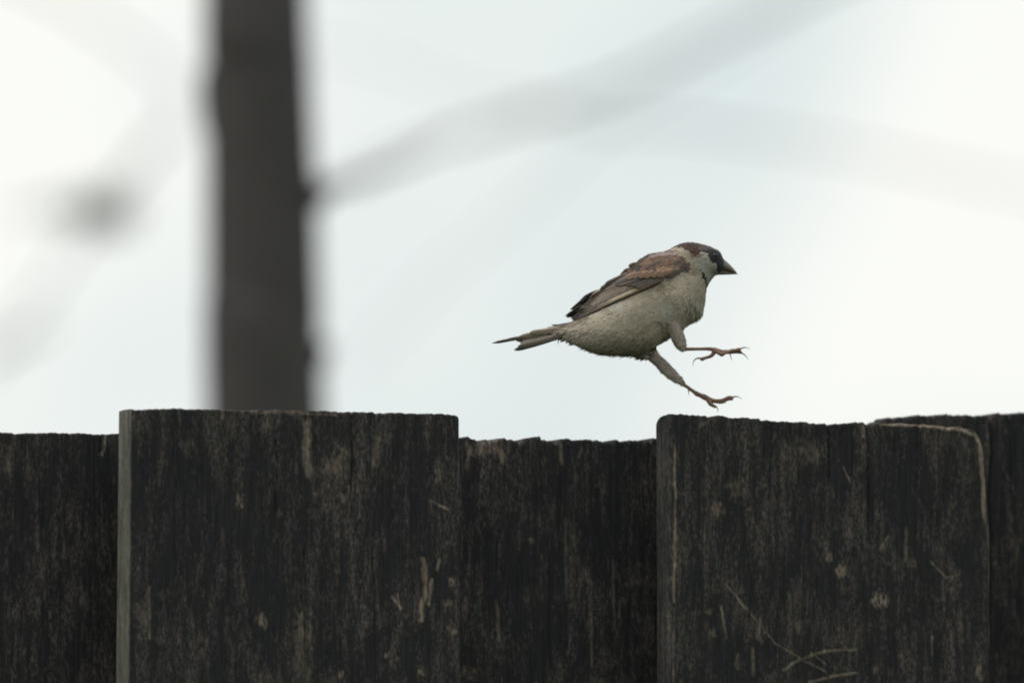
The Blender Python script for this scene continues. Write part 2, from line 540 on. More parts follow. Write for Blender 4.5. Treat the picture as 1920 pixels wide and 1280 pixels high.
make_board(0, T_B, (1254, 776, 1256, 1270), (1857, 790, 1858, 1270),
           [(1250, 781), (1256, 777), (1268, 776), (1300, 778), (1330, 780), (1415, 784), (1424, 783), (1430, 788), (1480, 790), (1548, 794), (1555, 800), (1562, 794),
            (1600, 792), (1622, 793), (1628, 800), (1633, 793), (1655, 793), (1700, 795), (1800, 801), (1818, 805), (1829, 812), (1836, 822), (1842, 838), (1847, 870), (1850, 900), (1853, 960), (1857, 976)],
           0.0045, 0.003, cr2, st2, 0.10, 2, corner=0.006, jag=0.85)
# rear boards
make_board(B_REAR, T_B, (-320, 810, -324, 1270), (330, 813, 330, 1270),
           [(-320, 809), (0, 810), (60, 812), (120, 811), (180, 813), (228, 813), (330, 814)],
           0.002, 0.002, [(108, 812, 1000, 2.2, .003), (190, 812, 870, 2, .003), (40, 900, 1280, 2, .002), (174, 1050, 1280, 2, .002)],
           [('l', [(196, 815), (196, 842), (188, 852)], 3, .75), ('b', 188, 853, 5, 3, .7), ('l', [(72, 985), (71, 1030)], 3, .5), ('l', [(72, 1120), (71, 1150)], 3, .4),
            ('b', 10, 870, 12, 30, .3), ('b', 160, 1130, 8, 20, .3)], 0.0, 3)
make_board(B_REAR, T_B, (760, 822, 760, 1270), (1330, 828, 1332, 1270),
           [(760, 822), (880, 822), (940, 825), (983, 827), (987, 821), (1015, 821), (1019, 826), (1023, 822), (1060, 823), (1100, 826), (1128, 824), (1132, 829), (1137, 825), (1190, 826), (1218, 829), (1224, 826), (1330, 828)],
           0.002, 0.002, [(1017, 821, 1010, 2.8, .005), (1131, 826, 900, 2, .003), (1180, 830, 1280, 2, .002), (930, 1000, 1290, 2, .002), (1218, 830, 1000, 2.4, .003)],
           [('b', 905, 838, 34, 13, .85), ('b', 940, 850, 14, 16, .7), ('b', 876, 850, 5, 26, .6), ('l', [(1051, 833), (1052, 868)], 4, .6), ('l', [(1060, 972), (1062, 1120)], 4, .38),
            ('l', [(1109, 1149), (1110, 1250)], 2.4, .5), ('l', [(930, 1125), (936, 1200)], 4, .4), ('b', 880, 1263, 14, 10, .6), ('b', 1088, 842, 6, 14, .4), ('b', 998, 1015, 5, 5, .4),
            ('l', [(1150, 1050), (1152, 1180)], 3, .35), ('b', 1190, 1150, 8, 6, .35)], 0.0, 4, jag=1.6)
make_board(B_REAR, T_B, (1650, 788, 1652, 1270), (2260, 772, 2262, 1270),
           [(1650, 792), (1656, 786), (1690, 783), (1701, 782), (1705, 788), (1709, 781), (1750, 780), (1800, 778), (1806, 783), (1810, 778), (1850, 777), (1857, 784), (1862, 776), (1890, 775), (1893, 780), (1898, 774), (1920, 773), (2260, 768)],
           0.003, 0.002, [(1856, 776, 1290, 3.4, .006), (1893, 775, 1000, 2.6, .004), (1806, 778, 860, 2.4, .003), (1705, 780, 800, 2.4, .004)],
           [('b', 1850, 860, 5, 80, .35), ('b', 1905, 1030, 6, 30, .3)], 0.0, 5, jag=1.3)
# further boards along the run, both sides of the view
for (px0, px1, b, py, sd) in ((-900, -290 + 0, 0.0, 792, 31), (2130, 2740, 0.0, 800, 32), (-1390, -800, B_REAR, 815, 33), (2680, 3270, B_REAR, 790, 34)):
    a0, z0 = on_fence(px0, py, b); a1, _ = on_fence(px1, py, b)
    flat_board(a0, a1, b, T_B, z0, sd)


def box_part(name, a0, a1, b0, b1, z0, z1, mat):
    bm = bmesh.new()
    bmesh.ops.create_cube(bm, size=1)
    for v in bm.verts:
        v.co = Vector((a0 + (v.co.x + .5) * (a1 - a0), b0 + (v.co.y + .5) * (b1 - b0), z0 + (v.co.z + .5) * (z1 - z0)))
    bmesh.ops.bevel(bm, geom=bm.edges[:], offset=0.003, segments=2, affect='EDGES')
    me = bpy.data.meshes.new(name); bm.to_mesh(me); bm.free()
    me.materials.append(mat)
    o = bpy.data.objects.new(name, me); COL.objects.link(o); o.parent = fence
    return o


aa, _ = on_fence(-1390, 800, 0.03); ab, _ = on_fence(3270, 800, 0.03)
for zc in (0.30, 1.36):
    box_part('rail', aa, ab, T_B + 0.001, B_REAR - 0.001, zc - 0.045, zc + 0.045, M_RAIL)

# ------------------------------------------------------------------ trees
def tube(V, F, pts, rad, n=14, lump=0.0, seed=0, cap=True):
    st = len(V)
    P = [Vector(p) for p in pts]
    up = Vector((0.31, 0.2, 0.93)).normalized()
    for i, p in enumerate(P):
        t = (P[min(i + 1, len(P) - 1)] - P[max(i - 1, 0)]).normalized()
        s = t.cross(up)
        if s.length < 1e-3: s = t.cross(Vector((1, 0, 0)))
        s.normalize(); q = s.cross(t)
        for k in range(n):
            a = 2 * math.pi * k / n
            rr = rad[i] * (1 + lump * (float(TAB[(i * 3 + seed) % 256, (k * 5 + seed * 7) % 256]) - 0.5))
            V.append(tuple(p + (s * math.cos(a) + q * math.sin(a)) * rr))
    for i in range(len(P) - 1):
        for k in range(n):
            a = st + i * n + k; b = st + i * n + (k + 1) % n
            F.append((a, b, b + n, a + n))
    if cap:
        F.append(tuple(st + k for k in range(n))[::-1])
        e = st + (len(P) - 1) * n
        F.append(tuple(e + k for k in range(n)))


def spline(pts, n):
    P = np.array(pts, float)
    t = np.linspace(0, len(P) - 1, n)
    o = []
    for s in t:
        i = min(int(s), len(P) - 2); f = s - i
        p0 = P[max(i - 1, 0)]; p1 = P[i]; p2 = P[i + 1]; p3 = P[min(i + 2, len(P) - 1)]
        o.append(0.5 * ((2 * p1) + (-p0 + p2) * f + (2 * p0 - 5 * p1 + 4 * p2 - p3) * f * f + (-p0 + 3 * p1 - 3 * p2 + p3) * f ** 3))
    return np.array(o)


D1 = 12.0
KP = MPP * D1 / FOCUS
p_lo, p_hi = at(494, 780, D1), at(478, 0, D1)
base = p_lo + (p_lo - p_hi) * (p_lo.z / (p_hi.z - p_lo.z))
base.z = 0
tree = thing('tree', 'straight dark tree trunk with short side stubs standing behind the fence', 'tree', (base.x, base.y, 0))


def loc1(px, py, d=D1):
    p = at(px, py, d) - Vector((base.x, base.y, 0))
    return (p.x, p.y, p.z)


V, F = [], []
tp = [(0, 0, -0.1), (0, 0, 0.25), (-0.004, 0, 1.0)]
tr = [0.10, 0.074, 0.063]
for py, cx, wd in ((780, 497, 224), (600, 494, 217), (420, 491, 211), (250, 487, 203), (120, 483, 199), (0, 480, 195)):
    tp.append(loc1(cx, py)); tr.append(wd * KP / 2)
x, y, z = tp[-1]
for k in range(1, 9):
    tp.append((x - 0.012 * k + 0.02 * math.sin(k), y + 0.03 * math.sin(k * 1.3), z + 0.3 * k)); tr.append(tr[8] * (1 - 0.085 * k))
q = spline(np.c_[np.array(tp), np.array(tr)], 150)
tube(V, F, q[:, :3], q[:, 3], 28, 0.02, 3)
mesh_obj('trunk', V, F, M_BARK, tree)


def limb(parent, name, mat, pts, r0, r1, lump=0.15, seed=0, n=30, seg=10):
    V, F = [], []
    q = spline(pts, n)
    r = np.linspace(r0, r1, n) if not isinstance(r0, (list, tuple)) else np.interp(np.linspace(0, 1, n), np.linspace(0, 1, len(r0)), r0)
    tube(V, F, q, r, seg, lump, seed)
    return mesh_obj(name, V, F, mat, parent)


# side stubs and shoots on the trunk in view
limb(tree, 'stub', M_BARK, [loc1(540, 385), loc1(585, 372, 11.99), loc1(604, 352, 11.98)], 0.016, 0.009, .2, 4, 12)
limb(tree, 'stub', M_BARK, [loc1(555, 720), loc1(595, 672, 12.0), loc1(606, 640, 12.0)], 0.013, 0.006, .2, 5, 12)
limb(tree, 'stub', M_BARK, [loc1(430, 300), loc1(392, 215, 12.02), loc1(385, 130, 12.05)], 0.012, 0.005, .2, 6, 14)
# the branch that leaves the trunk on the right and runs away up to the right
limb(tree, 'branch', M_BARK, [loc1(560, 372, 12.02), loc1(640, 345, 12.5), loc1(740, 310, 13.6), loc1(860, 255, 15.5), loc1(1000, 205, 18.0)], 0.0080, 0.0018, .15, 9, 40)
# crown limbs above
for k in range(11):
    i = 78 + k * 6
    i = min(i, 148)
    p = q[i, :3]; az = k * 2.4 + 0.5
    d = Vector((math.cos(az), math.sin(az), 0.9)).normalized()
    if p[2] < 2.35: continue
    ln = 1.3 - 0.07 * k
    pts = [p, p + np.array(d) * ln * .4, p + np.array(d) * ln * .75 + np.array((0, 0, .12)), p + np.array(d) * ln + np.array((0, 0, .4))]
    limb(tree, 'branch', M_BARK, pts, 0.02, 0.005, .15, k + 20, 16, 8)

# far tree: stands right of the view, its long bare limbs reach across the sky
D2 = 17.0
b2 = at(2700, 640, D2)
far = thing('bare_tree', 'distant bare tree whose long thin limbs cross the pale sky', 'tree', (b2.x, b2.y, 0))


def loc2(px, py, d=D2):
    p = at(px, py, d)
    return (p.x - b2.x, p.y - b2.y, p.z)


V, F = [], []
q2 = spline([(0, 0, -.2, .16), (0.02, 0, .6, .12), (-.04, 0, 2.0, .10), (-.1, 0.1, 3.5, .08), (-.05, .1, 5.0, .05), (.1, .1, 6.5, .02)], 60)
tube(V, F, q2[:, :3], q2[:, 3], 20, .12, 5)
mesh_obj('trunk', V, F, M_BARK2, far)
tk = (-.06, .05, 2.6)
tk2 = (-.1, .1, 3.6)
limb(far, 'branch', M_BARK2, [tk2, loc2(2100, -190, 17), loc2(1700, -90, 17), loc2(1400, 40, 17), loc2(1160, 160, 17), loc2(960, 225, 17), loc2(780, 280, 17.3), loc2(640, 350, 17.6)], (.016, .008, .0045, .0042, .0052, .0056, .0032, .0018), 0, .12, 41, 60)
limb(far, 'branch', M_BARK2, [tk, loc2(2300, 420, 17), loc2(1950, 360, 17), loc2(1600, 285, 17), loc2(1300, 240, 17), loc2(1130, 235, 17), loc2(1000, 195, 17)], (.010, .003, .0016, .0022, .0027, .0026, .0016), 0, .12, 42, 60)
limb(far, 'branch', M_BARK2, [loc2(1010, 205, 17), loc2(860, 170, 17.1), loc2(700, 110, 17.3), loc2(560, 90, 17.5)], .0016, .001, .12, 43, 30)
limb(far, 'branch', M_BARK2, [loc2(1500, 5, 17), loc2(1330, 120, 17.3), loc2(1150, 230, 17.6), loc2(960, 400, 18), loc2(820, 520, 18.4), loc2(660, 700, 18.4)], .0016, .0013, .12, 44, 40)
# the far tree on the other side
b3 = at(-900, 640, 18)
far2 = thing('bare_tree', 'distant bare tree with a drooping branch and one dark leaf tuft', 'tree', (b3.x, b3.y, 0))


def loc3(px, py, d=18):
    p = at(px, py, d)
    return (p.x - b3.x, p.y - b3.y, p.z)


V, F = [], []
q3 = spline([(0, 0, -.2, .22), (0.02, 0, .6, .17), (.04, 0, 2.0, .14), (0, 0.1, 3.2, .11), (.1, .1, 5.0, .06), (.1, .1, 6.2, .02)], 50)
tube(V, F, q3[:, :3], q3[:, 3], 18, .12, 9)
mesh_obj('trunk', V, F, M_BARK2, far2)
limb(far2, 'branch', M_BARK2, [(0, .1, 3.0), loc3(-500, -260), loc3(-150, -120), loc3(150, 20), loc3(330, 180), loc3(250, 330), loc3(160, 430), loc3(60, 580), loc3(-30, 700)], .0024, .0030, .12, 51, 60)
limb(far2, 'branch', M_BARK2, [(.04, .0, 2.1), loc3(-400, 640), loc3(-150, 690), loc3(30, 640), loc3(90, 600)], .005, .004, .12, 52, 40)
# leaf tuft at the branch
V, F = [], []
r3 = random.Random(5)
c0 = Vector(loc3(183, 396, 17))
for k in range(100):
    g = Vector((r3.gauss(0, .018) if k % 7 else r3.gauss(-.04, .03), r3.gauss(0, .03), r3.gauss(0, .009)))
    c = c0 + g
    d = Vector((r3.uniform(-1, 1), r3.uniform(-1, 1), r3.uniform(-.7, .5))).normalized()
    s = d.cross(Vector((r3.uniform(-1, 1), r3.uniform(-1, 1), 1))).normalized()
    nrm = d.cross(s)
    ln = r3.uniform(.018, .034); wd = ln * .42
    st = len(V)
    for t, wf, h in ((0, .05, 0), (.35, 1, .12), (.7, .75, .1), (1, .03, -.1)):
        for sg in (-1, 0, 1):
            V.append(tuple(c + d * ln * t + s * wd * .5 * wf * sg + nrm * ln * (h - .12 * abs(sg) * wf)))
    for i in range(3):
        for j in range(2):
            a = st + i * 3 + j
            F.append((a, a + 1, a + 4, a + 3))
lf = mesh_obj('leaf_tuft', V, F, M_LEAF, far2, False)
lf['kind'] = 'stuff'
limb(far2, 'branch', M_BARK2, [loc3(300, 250, 18), loc3(240, 330, 17.5), loc3(190, 390, 17)], .003, .002, .12, 53, 14)

# ------------------------------------------------------------------ sparrow
KU = MPP / 3.5556                     # metres per drawing unit (the enlarged view of the bird)


def Bp(zx, zy, y=0.0):
    """drawing units -> bird coordinates (x right, y away, z up)"""
    return np.array(((zx - 1000) * KU, y * KU, (600 - zy) * KU))


# height of the bird over the board top comes from the photo; it hangs in mid-leap over the front board
anchor = at(900 + 1000 / 3.5556, 430 + 600 / 3.5556, FOCUS + 0.015)
ab_ = anchor - ORI
anchor = anchor + Vector((0, 0, 0))
bird = thing('sparrow', 'small brown and buff sparrow leaping with outstretched feet above the fence', 'bird', anchor)

ST = [((500, 646), (508, 692), 20), ((560, 628), (575, 722), 44), ((640, 598), (690, 780), 85), ((715, 525), (798, 820), 140), ((798, 436), (948, 834), 180), ((884, 364), (1073, 822), 205),
      ((965, 306), (1200, 762), 215), ((1040, 238), (1325, 680), 215), ((1110, 186), (1425, 608), 205), ((1175, 158), (1482, 550), 182),
      ((1232, 145), (1502, 460), 152), ((1275, 128), (1514, 388), 130), ((1330, 101), (1538, 342), 120), ((1400, 88), (1568, 308), 117),
      ((1480, 100), (1590, 296), 110), ((1550, 124), (1608, 290), 92), ((1600, 155), (1622, 282), 66), ((1628, 200), (1632, 262), 34)]
sp = spline(np.array([[t[0], t[1], b[0], b[1], wd] for t, b, wd in ST]), 90)


def remesh(name, V, F, voxel, smooth_it, fac=0.5):
    me = bpy.data.meshes.new(name + '_src'); me.from_pydata([tuple(v) for v in V], [], F); me.update()
    bm = bmesh.new(); bm.from_mesh(me); bmesh.ops.recalc_face_normals(bm, faces=bm.faces[:]); bm.to_mesh(me); bm.free()
    o = bpy.data.objects.new(name + '_src', me); COL.objects.link(o)
    m = o.modifiers.new('r', 'REMESH'); m.mode = 'VOXEL'; m.voxel_size = voxel
    if smooth_it:
        s = o.modifiers.new('s', 'SMOOTH'); s.iterations = smooth_it; s.factor = fac
    dg = bpy.context.evaluated_depsgraph_get()
    res = bpy.data.meshes.new_from_object(o.evaluated_get(dg))
    bpy.data.objects.remove(o); bpy.data.meshes.remove(me)
    res.name = name
    return res


V, F = [], []
nr = 36
for row in sp:
    T = np.array(row[:2]); Bt = np.array(row[2:4]); c = (T + Bt) / 2; h = (T - Bt) / 2
    for k in range(nr):
        a = 2 * math.pi * k / nr
        p = c + h * math.cos(a)
        V.append(Bp(p[0], p[1], row[4] * math.sin(a) * (1.0 + 0.06 * math.cos(a + math.pi))))
for i in range(len(sp) - 1):
    for k in range(nr):
        a = i * nr + k; b = i * nr + (k + 1) % nr
        F.append((a, b, b + nr, a + nr))
F.append(tuple(range(nr))[::-1]); e = (len(sp) - 1) * nr
F.append(tuple(e + k for k in range(nr)))
THIGH_N = [(1225, 540, -125, 56), (1260, 590, -128, 44), (1287, 650, -124, 40), (1312, 710, -118, 42), (1333, 762, -114, 36), (1346, 792, -112, 21)]
THIGH_F = [(1060, 750, 50, 75), (1120, 808, 65, 50), (1178, 862, 70, 37), (1228, 914, 72, 36), (1273, 958, 72, 34), (1314, 992, 72, 26), (1344, 1012, 72, 15)]
for TG in (THIGH_N, THIGH_F):
    s = spline(TG, 26)
    pts = [Bp(a, b, c) for a, b, c, d in s]
    tube(V, F, pts, [d * KU for d in s[:, 3]], 20)
body_me = remesh('body', V, F, 0.0007, 6)
nb = len(body_me.vertices)
bco = np.empty(nb * 3, np.float32); body_me.vertices.foreach_get('co', bco); bco = bco.reshape(-1, 3)
bno = np.empty(nb * 3, np.float32); body_me.vertices.foreach_get('normal', bno); bno = bno.reshape(-1, 3)


def inpoly(x, y, poly):
    ins = np.zeros(x.shape, bool)
    n = len(poly)
    for i in range(n):
        x0, y0 = poly[i]; x1, y1 = poly[(i + 1) % n]
        c = ((y0 > y) != (y1 > y)) & (x < (x1 - x0) * (y - y0) / (y1 - y0 + 1e-9) + x0)
        ins ^= c
    return ins


MANTLE = [(560, 640), (640, 590), (820, 520), (960, 468), (1110, 400), (1220, 336), (1300, 312), (1385, 288), (1405, 240), (1370, 195), (1300, 165), (1262, 90), (1000, 60), (500, 500)]
CROWN = [(1255, 135), (1310, 120), (1370, 135), (1400, 160), (1440, 185), (1475, 170), (1480, 60), (1250, 60)]
CAP = [(1470, 165), (1500, 160), (1545, 150), (1600, 150), (1640, 210), (1660, 100), (1470, 50)]
MASK = [(1480, 150), (1515, 158), (1530, 185), (1550, 222), (1580, 240), (1590, 300), (1650, 300), (1650, 190), (1610, 150), (1560, 135), (1510, 130)]
CHEEK = [(1440, 190), (1510, 165), (1535, 200), (1555, 235), (1580, 250), (1580, 300), (1515, 385), (1475, 290), (1440, 230)]
FLIGHT = [(1215, 332), (1110, 400), (960, 466), (820, 526), (640, 596), (560, 600), (600, 520), (735, 440), (850, 355), (915, 322), (1100, 322)]


def seg_d(x, y, pts):
    d = np.full(x.shape, 1e9)
    for (x0, y0), (x1, y1) in zip(pts[:-1], pts[1:]):
        vx, vy = x1 - x0, y1 - y0
        t = np.clip(((x - x0) * vx + (y - y0) * vy) / (vx * vx + vy * vy), 0, 1)
        d = np.minimum(d, np.hypot(x - x0 - t * vx, y - y0 - t * vy))
    return d


def paint(co, jit=10):
    X = co[:, 0] / KU + 1000; Yv = 600 - co[:, 2] / KU; D = co[:, 1] / KU
    n1 = fbm(X * .03, Yv * .03 + D * .02, 3) - .5
    n2 = fbm(X * .03, Yv * .03 + D * .02, 8) - .5
    x = X + n1 * 2 * jit * 1.6; y = Yv + n2 * 2 * jit * 1.6
    c = np.empty((len(X), 3))
    c[:] = (0.345, 0.288, 0.228)

    def put(m, col, k=1.0):
        m = np.asarray(m, float)[:, None] * k
        c[:] = c * (1 - m) + np.array(col) * m

    def g(cx, cy, rx, ry):
        return np.exp(-(((x - cx) / rx) ** 2 + ((y - cy) / ry) ** 2))
    put(g(850, 620, 130, 90), (0.395, 0.345, 0.27), .9)
    put(g(950, 520, 40, 50), (0.40, 0.39, 0.36), .6)
    put(g(1290, 430, 140, 90), (0.375, 0.322, 0.255), .8)
    put(g(1080, 570, 150, 90), (0.295, 0.25, 0.20), .7)
    put(g(1440, 520, 70, 120), (0.22, 0.21, 0.18), .6)
    put(g(1250, 400, 60, 25), (0.30, 0.25, 0.16), .4)
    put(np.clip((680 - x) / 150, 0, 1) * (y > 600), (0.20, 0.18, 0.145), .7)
    put((np.clip((y - 690) / 140, 0, 1)) * (x < 1160), (0.165, 0.142, 0.118), .75)  # underside shade painted into the lower belly, deeper further down
    # warm streaks down the breast side
    st = fbm(x * .06 + y * .03, (x * .43 + y * .9) * .01, 12)
    put(np.clip((st - .55) * 5, 0, 1) * (x > 1200), (0.22, 0.175, 0.11), .5)
    # thighs
    th = ((seg_d(X, Yv, [(1265, 610), (1312, 710), (1340, 795)]) < 68) & (Yv > 560) & (D < 0)) | ((Yv > 830) & (X > 1110))
    put(th, (0.285, 0.238, 0.205), .9)
    put(inpoly(x, y, [(470, 600), (600, 570), (770, 540), (745, 590), (660, 628), (560, 665), (470, 690)]), (0.165, 0.130, 0.102), .85)
    put(g(1265, 560, 45, 55) * (D < 0), (0.34, 0.33, 0.30), .8)
    put((seg_d(X, Yv, [(1170, 625), (1235, 640)]) < 20) & (D < 0), (0.07, 0.06, 0.052), .45)  # shadow by the near thigh top, painted as a dark patch
    # nape and neck side
    put(inpoly(x, y, [(1290, 140), (1380, 150), (1440, 190), (1470, 290), (1440, 320), (1390, 290), (1400, 240), (1330, 180)]), (0.225, 0.19, 0.14), .9)
    put(inpoly(x, y, CHEEK), (0.30, 0.285, 0.25))
    put(inpoly(x, y, CROWN), (0.062, 0.036, 0.030))
    put(g(1440, 165, 35, 30), (0.070, 0.034, 0.027), .9)
    put(inpoly(x, y, CAP), (0.075, 0.062, 0.056))
    put(inpoly(X + n1 * 12, Yv + n2 * 12, MASK), (0.016, 0.016, 0.017))
    put(g(1520, 135, 35, 12), (0.16, 0.13, 0.115), .7)
    # bib: black down the throat's mid line, narrow dark slash beside it
    put((np.abs(D) < 34) & (X > 1505) & (Yv > 270) & (Yv < 420), (0.018, 0.017, 0.017))
    put(seg_d(x * .3 + X * .7, y * .3 + Yv * .7, [(1472, 278), (1490, 310), (1512, 360), (1516, 400)]) < 8, (0.015, 0.014, 0.014))
    # mantle, scapulars and coverts
    mt = inpoly(x, y, MANTLE)
    put(mt, (0.105, 0.062, 0.042))
    put(mt * g(1180, 235, 110, 60), (0.105, 0.056, 0.040), .9)
    put(mt * g(1335, 255, 75, 55), (0.062, 0.045, 0.040), .95)
    put(mt * g(1040, 215, 90, 50), (0.155, 0.10, 0.062), .7)
    fl = fbm((X * .43 + Yv * .9) * .055, (X * .9 - Yv * .43) * .012, 31, 3)
    put(mt * (X < 1250) * np.clip((fl - .52) * 9, 0, 1), (0.028, 0.022, 0.020), .9)
    put(mt * (X < 1330) * np.clip((.40 - fl) * 9, 0, 1), (0.20, 0.135, 0.085), .55)
    put((seg_d(x, y, [(1165, 180), (1215, 168), (1300, 165)]) < 12), (0.25, 0.195, 0.18), .8)
    # buff-orange wing bar with dark below
    bar = [(905, 322), (970, 308), (1060, 306), (1150, 308), (1235, 296)]
    put(mt * (seg_d(x, y, bar) < 17), (0.30, 0.165, 0.095), .9)
    put(mt * (seg_d(x, y, bar) < 17) * (fbm(X * .07, Yv * .01, 44) > .52), (0.36, 0.245, 0.15), .9)
    put(mt * (seg_d(x, y, [(1200, 280), (1245, 275)]) < 22), (0.27, 0.17, 0.10), .7)
    put(mt * (seg_d(x, y, [(1240, 320), (1290, 300), (1370, 270)]) < 14), (0.045, 0.038, 0.036), .8)
    mott = fbm((X * .43 + Yv * .9) * .045, (X * .9 - Yv * .43) * .016 + D * .01, 52, 4)      # soft feather tracts
    mott2 = fbm(X * .011, Yv * .011 + D * .01, 57, 3)
    c *= (1 + .42 * (mott - .5) + .35 * (mott2 - .5))[:, None]
    return np.clip(c * 1.27, 0.014, .62)


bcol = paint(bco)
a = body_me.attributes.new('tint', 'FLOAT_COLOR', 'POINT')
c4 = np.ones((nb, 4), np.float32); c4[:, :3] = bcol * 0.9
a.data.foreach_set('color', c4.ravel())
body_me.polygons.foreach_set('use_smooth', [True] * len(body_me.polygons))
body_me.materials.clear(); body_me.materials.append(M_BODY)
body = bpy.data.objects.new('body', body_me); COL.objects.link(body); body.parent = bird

bvh = BVHTree.FromPolygons([tuple(v) for v in bco], [tuple(p.vertices) for p in body_me.polygons])


def flow(X, Y, D):
    """direction the feathers lie, in drawing units (x right, y down)"""
    fx = np.full(X.shape, -.9); fy = np.full(X.shape, .43)
    hd = np.clip((X - 1300) / 200, 0, 1) * np.clip((420 - Y) / 100, 0, 1)
    fx = fx * (1 - hd) + hd * -.85; fy = fy * (1 - hd) + hd * .30
    ck = inpoly(X, Y, CHEEK)
    fx = np.where(ck, -.6, fx); fy = np.where(ck, .75, fy)
    br = np.clip((X - 1250) / 200, 0, 1) * np.clip((Y - 330) / 100, 0, 1)
    fx = fx * (1 - br) + br * -.75; fy = fy * (1 - br) + br * .66
    tn = (seg_d(X, Y, [(1265, 600), (1312, 710), (1340, 795)]) < 70) & (Y > 590) & (D < -20)
    fx = np.where(tn, .42, fx); fy = np.where(tn, .9, fy)
    tf = (Y > 830) & (X > 1110)
    fx = np.where(tf, .65, fx); fy = np.where(tf, .75, fy)
    return fx, fy


# contour feathers: many small overlapping blades over the body surface
npoly = len(body_me.polygons)
ar = np.empty(npoly, np.float32); body_me.polygons.foreach_get('area', ar)
pc = np.empty(npoly * 3, np.float32); body_me.polygons.foreach_get('center', pc); pc = pc.reshape(-1, 3)
pn = np.empty(npoly * 3, np.float32); body_me.polygons.foreach_get('normal', pn); pn = pn.reshape(-1, 3)
NF = 34000
idx = rng.choice(npoly, NF, p=ar / ar.sum())
P = pc[idx] + rng.normal(0, .0001, (NF, 3)); Nn = pn[idx]
X = P[:, 0] / KU + 1000; Yv = 600 - P[:, 2] / KU; Dd = P[:, 1] / KU
keep = ~inpoly(X, Yv, FLIGHT) & ~((X > 1612) & (Yv > 190))
P, Nn, X, Yv, Dd = P[keep], Nn[keep], X[keep], Yv[keep], Dd[keep]
NF = len(P)
fx, fy = flow(X, Yv, Dd)
dirv = np.c_[fx, np.zeros(NF), -fy] + rng.normal(0, .13, (NF, 3))
dirv -= Nn * (dirv * Nn).sum(1)[:, None]
dirv /= np.linalg.norm(dirv, axis=1)[:, None] + 1e-9
side = np.cross(dirv, Nn)

head = (X > 1300) & (Yv < 400)
thigh = ((Yv > 830) & (X > 1110)) | ((seg_d(X, Yv, [(1265, 610), (1312, 710), (1340, 795)]) < 68) & (Yv > 590) & (Dd < -20))
mant = inpoly(X, Yv, MANTLE)
fluff = (Yv > 640) & (X < 1180) & ~thigh
ln = np.where(head, .0030, np.where(thigh, .0032, np.where(mant, .0060, .0058))) * rng.uniform(.7, 1.35, NF)
wd = ln * np.where(head | thigh, .26, np.where(mant, .34, .24))
lift = np.where(fluff, .15, np.where(thigh, .10, .03)) * rng.uniform(.3, 1.5, NF)
stray = (rng.random(NF) < .032) & (fluff | ((Yv > 780) & thigh))
wd = np.where(stray, wd * .3, wd); ln = np.where(stray, ln * 1.35, ln); lift = np.where(stray, lift * 1.8, lift)
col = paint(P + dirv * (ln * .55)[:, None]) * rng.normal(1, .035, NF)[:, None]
V, F, C = [], [], []
rows_ = ((0.0, .35, -.0003, .97), (.38, 1.0, .0001, .985), (.75, .82, .0002, 1.015), (1.0, .16, .0002, 1.03))
Vv = np.empty((NF, 12, 3)); Cc = np.empty((NF, 12, 3))
for i, (t, wf, up, sh) in enumerate(rows_):
    for j, sg in enumerate((-1, 0, 1)):
        Vv[:, i * 3 + j] = P + dirv * (ln * t)[:, None] + side * (wd * .5 * wf * sg)[:, None] + Nn * (up + (lift * ln) * t * t - .00008 * abs(sg) * wf)[:, None]
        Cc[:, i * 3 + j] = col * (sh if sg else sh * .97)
V = Vv.reshape(-1, 3); C = Cc.reshape(-1, 3)
b_ = (np.arange(NF) * 12)
fl_ = []
for i in range(3):
    for j in range(2):
        k = i * 3 + j
        fl_.append(np.c_[b_ + k, b_ + k + 1, b_ + k + 4, b_ + k + 3])
F = [tuple(int(z) for z in r) for r in np.concatenate(fl_)]
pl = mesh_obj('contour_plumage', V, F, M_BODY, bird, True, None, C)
pl['kind'] = 'stuff'
fnv = np.repeat(Nn, 12, axis=0) + rng.normal(0, .035, (NF, 1, 3)).repeat(12, axis=1).reshape(-1, 3)
fnv /= np.linalg.norm(fnv, axis=1)[:, None]
pl.data.normals_split_custom_set_from_vertices(fnv.astype(np.float32))      # soft plumage: feathers shade with the body's form


# ---- wings
def surf_y(x, z):
    hit = bvh.ray_cast(Vector((x, -.2, z)), Vector((0, 1, 0)))
    if hit[0] is not None:
        return hit[0].y
    near = bvh.find_nearest(Vector((x, 0, z)))
    return min(near[0].y, 0) * .5


